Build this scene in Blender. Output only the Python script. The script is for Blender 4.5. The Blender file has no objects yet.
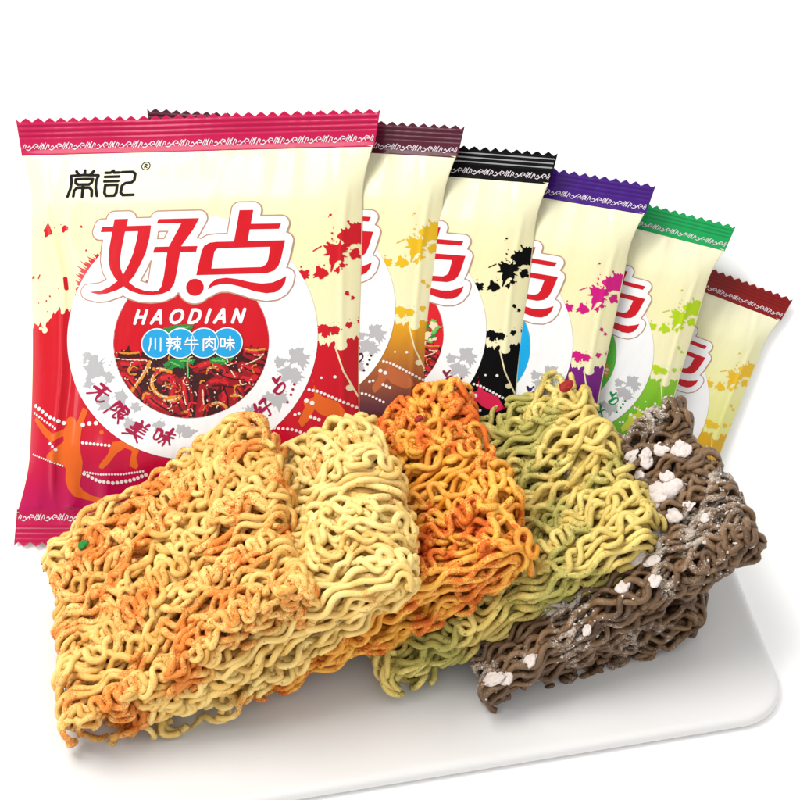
import bpy, math, random
import numpy as np
from mathutils import Vector, Matrix

S = 0.00034                     # metres per "art unit"
rng = np.random.default_rng(11)
scene = bpy.context.scene
col = scene.collection
PI = math.pi

# ------------------------------------------------------------------ helpers
def lin(c):
    out = []
    for v in c[:3]:
        v = v / 255.0
        out.append(v / 12.92 if v <= 0.04045 else ((v + 0.055) / 1.055) ** 2.4)
    return (out[0], out[1], out[2], 1.0)

def smooth(a, b, x):
    t = np.clip((x - a) / (b - a), 0, 1)
    return t * t * (3 - 2 * t)

def tag(o, label=None, cat=None, group=None, kind=None):
    if label: o['label'] = label
    if cat: o['category'] = cat
    if group: o['group'] = group
    if kind: o['kind'] = kind
    return o

def empty(name):
    o = bpy.data.objects.new(name, None)
    o.empty_display_size = 0.01
    col.objects.link(o)
    return o

def mesh_obj(name, verts, faces_groups, mats, parent=None, smooth_shade=True, attrs=None):
    """faces_groups: list of (faces array or list, material index)."""
    me = bpy.data.meshes.new(name)
    loops, starts, totals, mids = [], [], [], []
    pos = 0
    for faces, mi in faces_groups:
        if isinstance(faces, np.ndarray):
            n, k = faces.shape
            loops.append(faces.ravel())
            starts.append(pos + np.arange(n) * k)
            totals.append(np.full(n, k)); mids.append(np.full(n, mi))
            pos += n * k
        else:
            for f in faces:
                loops.append(np.asarray(f)); starts.append(np.array([pos]))
                totals.append(np.array([len(f)])); mids.append(np.array([mi])); pos += len(f)
    loops = np.concatenate(loops).astype(np.int32); starts = np.concatenate(starts).astype(np.int32)
    totals = np.concatenate(totals).astype(np.int32); mids = np.concatenate(mids).astype(np.int32)
    me.vertices.add(len(verts)); me.vertices.foreach_set('co', np.asarray(verts, np.float32).ravel())
    me.loops.add(len(loops)); me.loops.foreach_set('vertex_index', loops)
    me.polygons.add(len(starts)); me.polygons.foreach_set('loop_start', starts)
    try: me.polygons.foreach_set('loop_total', totals)
    except Exception: pass
    me.polygons.foreach_set('material_index', mids)
    me.polygons.foreach_set('use_smooth', np.full(len(starts), smooth_shade))
    if attrs:
        for k, a in attrs.items():
            at = me.attributes.new(k, 'FLOAT', 'POINT'); at.data.foreach_set('value', np.asarray(a, np.float32))
    for m in mats: me.materials.append(m)
    me.update(calc_edges=True); me.validate()
    o = bpy.data.objects.new(name, me); col.objects.link(o)
    if parent: o.parent = parent
    return o

class Build:
    """collects pieces (verts, face groups) for ONE mesh object"""
    def __init__(self): self.v = []; self.g = []; self.n = 0; self.mats = []
    def add(self, verts, faces, mat):
        if len(verts) == 0: return
        if mat not in self.mats: self.mats.append(mat)
        mi = self.mats.index(mat)
        if isinstance(faces, np.ndarray): faces = [faces]
        quads, others = faces[0], faces[1:]
        if len(quads): self.g.append((quads + self.n, mi))
        for oth in others:
            if len(oth): self.g.append(([np.asarray(f) + self.n for f in oth], mi))
        self.v.append(np.asarray(verts, float)); self.n += len(verts)
    def build(self, name, mats, parent=None, **k):
        return mesh_obj(name, np.concatenate(self.v), self.g, [mats[m] for m in self.mats], parent, **k)

# ------------------------------------------------------------------ camera
F = 2250.0; PITCH = math.radians(45)
D = F * S
cam_d = bpy.data.cameras.new('camera'); cam = bpy.data.objects.new('camera', cam_d); col.objects.link(cam)
cam_d.sensor_width = 36; cam_d.lens = F / 800 * 36; cam_d.clip_start = 0.01; cam_d.clip_end = 50
cam.location = (0, -D * math.cos(PITCH), D * math.sin(PITCH))
cam.rotation_euler = (math.radians(90) - PITCH, 0, 0)
scene.camera = cam
CL = Vector(cam.location)
FW = Vector((0, math.cos(PITCH), -math.sin(PITCH))); UP = Vector((0, math.sin(PITCH), math.cos(PITCH))); RT = Vector((1, 0, 0))
def at(px, py, p0, n):
    """where the line of sight of a photo point meets a real plane"""
    d = RT * ((px - 400) / F) + UP * ((400 - py) / F) + FW
    t = (Vector(p0) - CL).dot(n) / d.dot(n)
    return CL + d * t
Z = Vector((0, 0, 1))
def proj(p):
    q = Vector(p) - CL; z = q.dot(FW)
    return (400 + F * q.dot(RT) / z, 400 - F * q.dot(UP) / z)

# ------------------------------------------------------------------ materials
def new_mat(name):
    m = bpy.data.materials.new(name); m.use_nodes = True
    nt = m.node_tree; b = nt.nodes['Principled BSDF']
    return m, nt, b
def N(nt, t, **k):
    n = nt.nodes.new(t)
    for a, v in k.items(): setattr(n, a, v)
    return n
ALB = 0.62
def film(name, c, grad=None, rough=0.34, spec=0.12):
    m, nt, b = new_mat(name)
    if max(max(q[1]) if grad else max(c) for q in (grad or [0])) < 60: spec, rough = spec * .35, .4      # dense dark ink
    tc = N(nt, 'ShaderNodeTexCoord')
    if grad:                                  # list of (art y, colour): printed colour ramp
        sep = N(nt, 'ShaderNodeSeparateXYZ'); nt.links.new(tc.outputs['Object'], sep.inputs[0])
        y0, y1 = grad[0][0], grad[-1][0]
        mr = N(nt, 'ShaderNodeMapRange')
        mr.inputs['From Min'].default_value = (326 - y0) * S; mr.inputs['From Max'].default_value = (326 - y1) * S
        nt.links.new(sep.outputs['Y'], mr.inputs['Value'])
        cr = N(nt, 'ShaderNodeValToRGB')
        els = cr.color_ramp.elements
        while len(els) < len(grad): els.new(0.5)
        for e, (y, cc) in zip(els, grad):
            e.position = (y - y0) / (y1 - y0); q = lin(cc); e.color = (q[0] * ALB, q[1] * ALB, q[2] * ALB, 1)
        nt.links.new(mr.outputs[0], cr.inputs[0]); nt.links.new(cr.outputs[0], b.inputs['Base Color'])
    else:
        q = lin(c); b.inputs['Base Color'].default_value = (q[0] * ALB, q[1] * ALB, q[2] * ALB, 1)
    b.inputs['Roughness'].default_value = rough
    b.inputs['Specular IOR Level'].default_value = spec
    if spec > .1: b.inputs['Coat Weight'].default_value = .2; b.inputs['Coat Roughness'].default_value = .1
    no = N(nt, 'ShaderNodeTexNoise'); no.inputs['Scale'].default_value = 45; no.inputs['Detail'].default_value = 3
    mp = N(nt, 'ShaderNodeMapping'); mp.inputs['Scale'].default_value = (1.6, 0.7, 1)
    nt.links.new(tc.outputs['Object'], mp.inputs[0]); nt.links.new(mp.outputs[0], no.inputs['Vector'])
    bp = N(nt, 'ShaderNodeBump'); bp.inputs['Strength'].default_value = 0.22; bp.inputs['Distance'].default_value = 0.004
    nt.links.new(no.outputs['Fac'], bp.inputs['Height']); nt.links.new(bp.outputs[0], b.inputs['Normal'])
    return m

# ------------------------------------------------------------------ setting: one white sweep sheet
FOLD = at(400, 552, (0, 0, 0), Z).y
SL = math.radians(42)
SN = Vector((0, -math.sin(SL), math.cos(SL)))         # normal of the inclined part
def backdrop():
    prof = [(-3.0, 0), (FOLD - 0.05, 0)]
    R = 0.02; tl = R * math.tan(SL / 2)
    for i in range(13):
        a = SL * i / 12
        prof.append((FOLD - tl + R * math.sin(a), R - R * math.cos(a)))
    prof += [(FOLD + 0.9 * math.cos(SL), 0.9 * math.sin(SL))]
    v = []; f = []
    for y, z in prof:
        for x in (-3, -1, 1, 3): v.append((x, y, z))
    for i in range(len(prof) - 1):
        for j in range(3): f.append((i * 4 + j, i * 4 + j + 1, i * 4 + j + 5, i * 4 + j + 4))
    m, nt, b = new_mat('white_paper')
    b.inputs['Base Color'].default_value = (0.93, 0.93, 0.93, 1); b.inputs['Roughness'].default_value = 0.9
    b.inputs['Specular IOR Level'].default_value = 0.1
    no = N(nt, 'ShaderNodeTexNoise'); no.inputs['Scale'].default_value = 900
    bp = N(nt, 'ShaderNodeBump'); bp.inputs['Strength'].default_value = 0.03; bp.inputs['Distance'].default_value = 0.001
    nt.links.new(no.outputs['Fac'], bp.inputs['Height']); nt.links.new(bp.outputs[0], b.inputs['Normal'])
    o = mesh_obj('backdrop', v, [(np.array(f), 0)], [m])
    tag(o, kind='structure')
backdrop()

# ------------------------------------------------------------------ tray
TZ = 13 * S
def tray():
    a = at(794, 713, (0, 0, TZ), Z)
    yaw = math.radians(11.2)
    ex = Vector((math.cos(yaw), math.sin(yaw), 0)); ey = Vector((-math.sin(yaw), math.cos(yaw), 0))
    W, Dp, R = 880 * S, 246 * S, 44 * S
    def loop(ins, z):
        pts = []
        r = max(R - ins, 1e-4)
        for cx, cy, a0 in ((-R, R, -90), (-R, Dp - R, 0), (-W + R, Dp - R, 90), (-W + R, R, 180)):
            for i in range(13):
                t = math.radians(a0 + 90 * i / 12)
                pts.append(a + ex * (cx + r * math.cos(t)) + ey * (cy + r * math.sin(t)) + Z * (z - TZ))
        return pts
    rings = [loop(9 * S, 0.3 * S), loop(4 * S, 0.5 * S), loop(1.2 * S, 3 * S), loop(0, 6 * S), loop(0.4 * S, 9 * S), loop(1.8 * S, 11.4 * S),
             loop(4.2 * S, 12.6 * S), loop(8 * S, TZ), loop(14 * S, TZ - 0.5 * S), loop(24 * S, TZ - 0.9 * S)]
    n = len(rings[0]); v = [p for r in rings for p in r]
    f = [(k * n + i, k * n + (i + 1) % n, (k + 1) * n + (i + 1) % n, (k + 1) * n + i) for k in range(len(rings) - 1) for i in range(n)]
    m, nt, b = new_mat('white_ceramic')
    b.inputs['Base Color'].default_value = (0.60, 0.594, 0.588, 1)
    b.inputs['Roughness'].default_value = 0.22; b.inputs['Specular IOR Level'].default_value = 0.3
    tc = N(nt, 'ShaderNodeTexCoord'); no = N(nt, 'ShaderNodeTexNoise'); no.inputs['Scale'].default_value = 28
    nt.links.new(tc.outputs['Object'], no.inputs['Vector'])
    bp = N(nt, 'ShaderNodeBump'); bp.inputs['Strength'].default_value = 0.08; bp.inputs['Distance'].default_value = 0.002
    nt.links.new(no.outputs['Fac'], bp.inputs['Height']); nt.links.new(bp.outputs[0], b.inputs['Normal'])
    o = mesh_obj('serving_tray', v, [(np.array(f), 0), ([list(range((len(rings) - 1) * n, len(rings) * n)), list(range(n))[::-1]], 0)], [m])
    o.location = (0, 0, 0)
    tag(o, 'flat white ceramic serving tray with rounded corners under the noodle cakes', 'tray')
tray()

# ------------------------------------------------------------------ 2-D art tools (signed fields, negative inside)
def seg(X, Y, a, b, r):
    ax, ay = a; bx, by = b
    dx, dy = bx - ax, by - ay; L = dx * dx + dy * dy + 1e-9
    t = np.clip(((X - ax) * dx + (Y - ay) * dy) / L, 0, 1)
    return np.hypot(X - ax - t * dx, Y - ay - t * dy) - r
def line(X, Y, pts, r):
    f = np.full(X.shape, 1e3)
    for a, b in zip(pts[:-1], pts[1:]): f = np.minimum(f, seg(X, Y, a, b, r))
    return f
def circ(X, Y, cx, cy, r): return np.hypot(X - cx, Y - cy) - r
def poly(X, Y, pts):
    d = np.full(X.shape, 1e6); ins = np.zeros(X.shape, bool)
    n = len(pts)
    for i in range(n):
        a, b = pts[i], pts[(i + 1) % n]
        d = np.minimum(d, seg(X, Y, a, b, 0))
        c = ((a[1] > Y) != (b[1] > Y))
        if a[1] != b[1]:
            xi = (b[0] - a[0]) * (Y - a[1]) / (b[1] - a[1]) + a[0]
            ins ^= (c & (X < xi))
    return np.where(ins, -d, d)
def splat(X, Y, cx, cy, r, seed, spiky=0.35):
    g = np.random.default_rng(seed)
    th = np.arctan2(Y - cy, X - cx); rad = np.full(X.shape, r * 0.82)
    for k in range(2, 6): rad = rad + r * 0.09 * np.sin(k * th + g.uniform(0, 6.28))
    for _ in range(int(9 + r * 0.9)):
        a = g.uniform(-PI, PI); w = g.uniform(0.05, 0.13); h = g.uniform(0.1, 1) ** 1.3 * spiky * 1.0
        dth = (th - a + PI) % (2 * PI) - PI
        rad = rad + r * h * np.exp(-(dth / w) ** 2)
    f = np.hypot(X - cx, Y - cy) - rad
    for _ in range(int(r * 0.7)):
        a = g.uniform(-PI, PI); q = r * g.uniform(1.15, 1.7)
        f = np.minimum(f, circ(X, Y, cx + q * math.cos(a), cy + q * math.sin(a), g.uniform(0.4, 1.1) * max(0.6, r / 12)))
    return f
def region(f, xs, ys):
    """marching squares: mesh of the area f<0 on the grid xs, ys"""
    ny, nx = f.shape
    ins = f < 0
    if not ins.any(): return np.zeros((0, 2)), [np.zeros((0, 4), int)]
    c = np.stack([ins[:-1, :-1], ins[:-1, 1:], ins[1:, 1:], ins[1:, :-1]], -1).sum(-1)
    fy, fx = np.nonzero(c == 4)
    py, px = np.nonzero((c > 0) & (c < 4))
    used = {}; verts = []
    def gv(j, i):
        k = j * nx + i
        if k not in used: used[k] = len(verts); verts.append((xs[i], ys[j]))
        return used[k]
    def ev(j0, i0, j1, i1):
        if (j0, i0) > (j1, i1): j0, i0, j1, i1 = j1, i1, j0, i0
        k = (j0, i0, j1, i1)
        if k not in used:
            a, b = f[j0, i0], f[j1, i1]; t = min(max(a / (a - b), 0.02), 0.98)
            used[k] = len(verts); verts.append((xs[i0] + (xs[i1] - xs[i0]) * t, ys[j0] + (ys[j1] - ys[j0]) * t))
        return used[k]
    quads = [(gv(j, i), gv(j + 1, i), gv(j + 1, i + 1), gv(j, i + 1)) for j, i in zip(fy.tolist(), fx.tolist())]
    ng = []
    for j, i in zip(py.tolist(), px.tolist()):
        cs = [(j, i), (j + 1, i), (j + 1, i + 1), (j, i + 1)]; p = []
        for k in range(4):
            a, b = cs[k], cs[(k + 1) % 4]
            if ins[a]: p.append(gv(*a))
            if ins[a] != ins[b]: p.append(ev(*a, *b))
        if len(p) >= 3: ng.append(p)
    return np.array(verts), [np.array(quads, int).reshape(-1, 4), ng]

# ------------------------------------------------------------------ packet shape (art coordinates = x right, y down, 14..378 x 109..543)
CX, CY = 196.0, 326.0
T = 21.0
YA, YB = 146.0, 508.0
def halfw(y):
    a = 174 - 13.0 * np.sqrt(smooth(YA - 6, 200, y))
    b = 174 - 13.0 * np.sqrt(smooth(YB + 6, 445, y))
    return np.maximum(a, b) - 1.2 * np.sin(y / 46.0)
_wr = [(rng.uniform(-165, 165), rng.uniform(3, 8), rng.uniform(0.8, 2.6), rng.uniform(22, 70), rng.uniform(-0.25, 0.25)) for _ in range(38)]
_cr = [(rng.uniform(-160, 160), rng.uniform(1.4, 3.2), rng.uniform(.5, 1.5) * rng.choice([-1, 1]), rng.uniform(10, 34)) for _ in range(34)]
def zf(x, y):
    """height of the front film above the plane the packet lies on"""
    w = halfw(y); xn = np.clip(np.abs(x - CX) / w, 0, 1)
    p = 0.32 * (1 - xn ** 2) + 0.68 * (1 - xn ** 11)
    g = smooth(YA - 2, 205, y) * smooth(YB + 2, 440, y)
    g = 0.55 * g + 0.45 * np.sqrt(np.maximum(g, 0))
    z = 2.2 + T * p * g
    for k, (cx, sg, am, dec, sl) in enumerate(_wr):
        d = (y - YA) if k % 2 else (YB - y)
        z = z + am * np.exp(-np.maximum(d, 0) / dec) * smooth(0, 6, d) * np.exp(-((x - CX - cx - sl * d) / (sg + 0.08 * np.maximum(d, 0))) ** 2) * (1 - xn ** 4)
    for k, (cx, sg, am, dec) in enumerate(_cr):               # crisp little puckers running out of the end seals
        d = (y - YA) if k % 2 else (YB - y)
        z = z + am * np.exp(-np.maximum(d, 0) / dec) * smooth(0, 5, d) * np.exp(-((x - CX - cx - .12 * np.sin(cx) * d) / (sg + 1.0)) ** 2) * (1 - xn ** 6)
    # long soft fold down the left side and a fainter one on the right
    xr = 46 + 26 * smooth(150, 300, y) - 12 * smooth(360, 505, y)
    z = z + 2.7 * np.exp(-((x - xr) / 3.4) ** 2) * smooth(160, 210, y) * smooth(505, 470, y)
    z = z - 1.1 * np.exp(-((x - xr - 8) / 5.0) ** 2) * smooth(160, 210, y) * smooth(505, 470, y)
    xr2 = 347 - 6 * smooth(150, 260, y) + 4 * smooth(300, 480, y)
    z = z + 1.6 * np.exp(-((x - xr2) / 3.0) ** 2) * smooth(170, 220, y) * smooth(500, 460, y)
    z = z + 0.5 * np.sin(x / 21.0 + y / 37.0) * p * g + 0.5 * np.sin(y / 26.0 - x / 55.0) * p * g
    return z
def to3(v2, dz=0.0, seal=None):
    x, y = v2[:, 0], v2[:, 1]
    z = (zf(x, y) if seal is None else seal(x, y)) + dz
    return np.stack([(x - CX) * S, (CY - y) * S, z * S], 1)

RES = 1.15
xs = np.arange(12, 381, RES); ys = np.arange(140, 514, RES)
GX, GY = np.meshgrid(xs, ys)
BODY = np.maximum(np.abs(GX - CX) - halfw(GY) + 0.8, np.maximum(YA - GY, GY - YB) + 0.2)
def layer(bd, f, mat, lev, sub=None):
    """sub = (x0,y0,x1,y1,res,fun): its own finer grid"""
    if sub is None:
        v, fc = region(np.maximum(f, BODY), xs, ys)
    else:
        x0, y0, x1, y1, r, fun = sub
        a = np.arange(x0, x1, r); b = np.arange(y0, y1, r); X, Y = np.meshgrid(a, b)
        body = np.maximum(np.abs(X - CX) - halfw(Y) + 0.8, np.maximum(YA - Y, Y - YB) + 0.2)
        v, fc = region(np.maximum(fun(X, Y), body), a, b)
    if len(v): bd.add(to3(v, 0.16 * lev), fc, mat)

def cr(pts, ox, oy, s): return [(ox + p[0] * s, oy + p[1] * s) for p in pts]
A_ = lambda pts: cr(pts, 90, 200, 110 / 800); B_ = lambda pts: cr(pts, 190, 200, 110 / 800)
C_ = lambda pts: cr(pts, 68, 150, 90 / 800); D_ = lambda pts: cr(pts, 80, 340, 120 / 800)
E_ = lambda pts: cr(pts, 240, 330, 140 / 800); F_ = lambda pts: cr(pts, 120, 290, 160 / 800)
G_ = lambda pts: cr(pts, 280, 200, 100 / 533); H_ = lambda pts: cr(pts, 10, 100, 100 / 333)
I_ = lambda pts: cr(pts, 10, 98, 0.1); J_ = lambda pts: cr(pts, 10, 380, 140 / 622)

RC = (198.0, 335.0, 121.5); MC = (198.5, 340.5, 75.5)

def pouch():
    bd = Build()
    # front film grid
    nu, nv = 150, 170
    u = np.sin(np.linspace(-PI / 2, PI / 2, nu)) * 0.5 + np.linspace(-1, 1, nu) * 0.5
    vv = np.linspace(YA - 1, YB + 1, nv)
    U, V = np.meshgrid(u, vv); X = CX + U * halfw(V); Y = V
    p2 = np.stack([X.ravel(), Y.ravel()], 1)
    front = to3(p2); back = to3(p2); back[:, 2] = (1.6 - 1.6 * np.clip(1 - np.abs(U.ravel()) ** 4, 0, 1) * smooth(YA, 200, Y.ravel()) * smooth(YB, 450, Y.ravel())) * S
    idx = np.arange(nu * nv).reshape(nv, nu)
    q = np.stack([idx[:-1, :-1], idx[1:, :-1], idx[1:, 1:], idx[:-1, 1:]], -1).reshape(-1, 4)
    qb = q[:, ::-1] + nu * nv
    rim = []
    border = list(idx[0]) + list(idx[1:, -1]) + list(idx[-1, ::-1][1:]) + list(idx[::-1, 0][1:])
    for a, b in zip(border[:-1], border[1:]): rim.append((a, b, b + nu * nv, a + nu * nv))
    bd.add(np.concatenate([front, back]), [np.concatenate([q, qb, np.array(rim)])], 'cream')
    X, Y = GX, GY
    # lower body colour with torn edge
    yb = np.interp(X, [30, 40, 47, 52, 57, 62, 68, 74, 80, 90, 300, 318, 330, 340, 350, 365], [320, 319, 321, 323, 314, 311, 305, 307, 306, 306, 345, 343, 343, 340, 337, 337])
    yb = yb + 1.6 * np.sin(X * 0.9) + 1.3 * np.sin(X * 1.7 + 1) + 1.0 * np.sin(X * 0.37)
    low = (yb - Y) * 0.8
    for cx, cy, r in ((52, 326, 3.2), (340.6, 344, 5.4), (331, 337, 3), (47, 324, 2), (72, 309, 2)): low = np.maximum(low, -circ(X, Y, cx, cy, r))
    low = np.maximum(low, -line(X, Y, E_([(515, 20), (580, 80)]), 2.2))
    layer(bd, low, 'lower', 1)
    # coloured splashes
    def splashes(X, Y):
        f = np.full(X.shape, 1e3)
        for i, (x, y, r, sp) in enumerate([(410, 170, 52, .3), (352, 200, 40, .3), (295, 285, 46, .55), (385, 288, 25, .4), (225, 390, 30, .3), (140, 398, 24, .4), (328, 348, 13, .3), (305, 375, 13, .5),
                (270, 85, 7, .1), (278, 180, 5, .1), (350, 495, 11, .2), (376, 516, 9, .2), (358, 660, 15, .2), (240, 690, 30, .3), (290, 690, 24, .3), (240, 350, 4, 0), (125, 358, 5, 0), (405, 640, 10, .3)]):
            (px, py), = G_([(x, y)]); f = np.minimum(f, splat(X, Y, px, py, max(r * 1.2 * 100 / 533, 1.0), 40 + i, sp))
        for i, (x, y, r) in enumerate([(150, 420, 21), (210, 415, 13), (265, 410, 5), (90, 572, 7), (145, 655, 4), (158, 640, 4), (115, 660, 3), (150, 690, 3), (190, 615, 3), (282, 490, 4)]):
            (px, py), = H_([(x, y)]); f = np.minimum(f, splat(X, Y, px, py, max(r * 0.3, 0.9), 80 + i, .12))
        f = np.minimum(f, line(X, Y, H_([(213, 582), (217, 616)]), 1.8)); f = np.minimum(f, line(X, Y, H_([(113, 578), (119, 566)]), 0.7))
        f = np.minimum(f, line(X, Y, G_([(185, 275), (225, 250)]), 0.6))
        th = np.degrees(np.arctan2(RC[1] - Y, X - RC[0]))
        am = 6.5 * np.exp(-((th - 146) / 9.0) ** 2) * (1 + .5 * np.sin(th * 2.1) + .5 * np.sin(th * 5.3 + 1) + .3 * np.sin(th * 9.7))
        f = np.minimum(f, np.hypot(X - RC[0], Y - RC[1]) - RC[2] - am + 0.4)
        return f
    for box in ((30, 215, 128, 340), (290, 205, 366, 345)): layer(bd, None, 'splash', 2, (*box, .65, splashes))
    # dancers
    f = circ(X, Y, *J_([(318, 172)])[0], 5)
    f = np.minimum(f, poly(X, Y, J_([(298, 188), (335, 182), (350, 165), (372, 108), (394, 122), (376, 172), (366, 212), (360, 260), (362, 310), (368, 350), (360, 400), (345, 450), (360, 478), (400, 500), (445, 510), (425, 530), (370, 517), (320, 502), (295, 470), (284, 430), (290, 380), (280, 362), (200, 337), (208, 315), (245, 290), (285, 258), (284, 232), (230, 264), (190, 228), (138, 160), (152, 148), (204, 200), (236, 226), (286, 204)])))
    f = np.minimum(f, poly(X, Y, J_([(505, 262), (482, 318), (446, 358), (438, 374), (456, 382), (482, 360), (522, 312), (560, 288), (590, 302), (580, 340), (574, 368), (602, 382), (614, 370), (606, 332), (620, 300), (560, 255)])))
    f = np.minimum(f, circ(X, Y, *J_([(455, 220)])[0], 2.2))
    f = np.minimum(f, poly(X, Y, E_([(430, 268), (446, 340), (482, 372), (560, 398), (612, 470), (560, 500), (500, 482), (470, 470), (440, 440), (412, 500), (372, 545), (352, 510), (388, 430), (380, 402), (438, 372)])))
    f = np.minimum(f, poly(X, Y, [(252, 470), (262, 452), (270, 430), (282, 440), (286, 470), (276, 490), (262, 500), (250, 492)]))
    layer(bd, f, 'dancer', 2)
    # bead lines
    pts = []
    def beads(path, r, step):
        path = np.array(path, float); d = np.r_[0, np.cumsum(np.hypot(*np.diff(path, axis=0).T))]
        for t in np.arange(0, d[-1], step): pts.append((np.interp(t, d, path[:, 0]), np.interp(t, d, path[:, 1]), r))
    beads(J_([(145, 98), (215, 148), (292, 180)]), 2.0, 5.2); beads(J_([(138, 130), (262, 210)]), 1.35, 3.7)
    beads(J_([(222, 268), (258, 302)]), 1.6, 4.4); beads(J_([(135, 315), (285, 370)]), 0.95, 2.6)
    beads(J_([(372, 186), (400, 180), (435, 178)]), 2.2, 6.6); beads(J_([(372, 265), (490, 278)]), 1.55, 3.8)
    beads(J_([(372, 394), (440, 405), (540, 404), (640, 390)]), 1.15, 2.8); beads(J_([(370, 402), (430, 434), (500, 443), (580, 430), (660, 400)]), 1.8, 4.3)
    beads(E_([(410, 332), (460, 342), (675, 440)]), 1.5, 3.8); beads(E_([(396, 394), (436, 410)]), 2.2, 5.8)
    beads(E_([(335, 472), (360, 464)]), 1.5, 4); beads(E_([(420, 484), (480, 506)]), 1.7, 4); beads(E_([(200, 543), (330, 556), (440, 600)]), 1.5, 4.2)
    beads(E_([(475, 265), (477, 266)]), 1.2, 9); beads(E_([(545, 260), (547, 261)]), 1.6, 9)
    rr = 0.55
    for (px, py, r) in pts:
        layer(bd, None, 'dots', 3, (px - r - 1, py - r - 1, px + r + 1.2, py + r + 1.2, rr, lambda X, Y, a=px, b=py, c=r: circ(X, Y, a, b, c)))
    f = line(X, Y, E_([(545, 90), (590, 230), (680, 410)]), 0.8); f = np.minimum(f, circ(X, Y, *E_([(617, 320)])[0], 3))
    layer(bd, f, 'line', 3)
    return bd

def medallion():
    bd = Build(); X, Y = GX, GY
    ring = circ(X, Y, *RC)
    layer(bd, np.maximum(ring, -circ(X, Y, MC[0], MC[1], MC[2] - 0.6)), 'white', 4)
    # grey ink blots on the ring
    def blots(X, Y):
        f = np.full(X.shape, 1e3)
        for i, (x, y, r) in enumerate([(165, 170, 64), (110, 90, 28), (262, 230, 32), (130, 270, 28), (230, 400, 44), (345, 365, 40), (440, 430, 30), (400, 540, 36), (595, 555, 34), (735, 575, 30), (780, 600, 36)]):
            (px, py), = D_([(x, y)]); f = np.minimum(f, splat(X, Y, px, py, r * .175, 120 + i, .5))
        for i, (x, y, r) in enumerate([(348, 145, 48), (255, 180, 28), (300, 240, 44), (335, 262, 30), (245, 390, 40), (190, 370, 26), (100, 470, 40), (140, 520, 34)]):
            (px, py), = E_([(x, y)]); f = np.minimum(f, splat(X, Y, px, py, r * .2, 150 + i, .5))
        return np.maximum(f, circ(X, Y, *RC) + 2)
    for box in ((86, 345, 210, 450), (240, 340, 322, 440)): layer(bd, None, 'grey', 5, (*box, .65, blots))
    med = circ(X, Y, *MC)
    layer(bd, med, 'medal', 4)
    return bd

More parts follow.
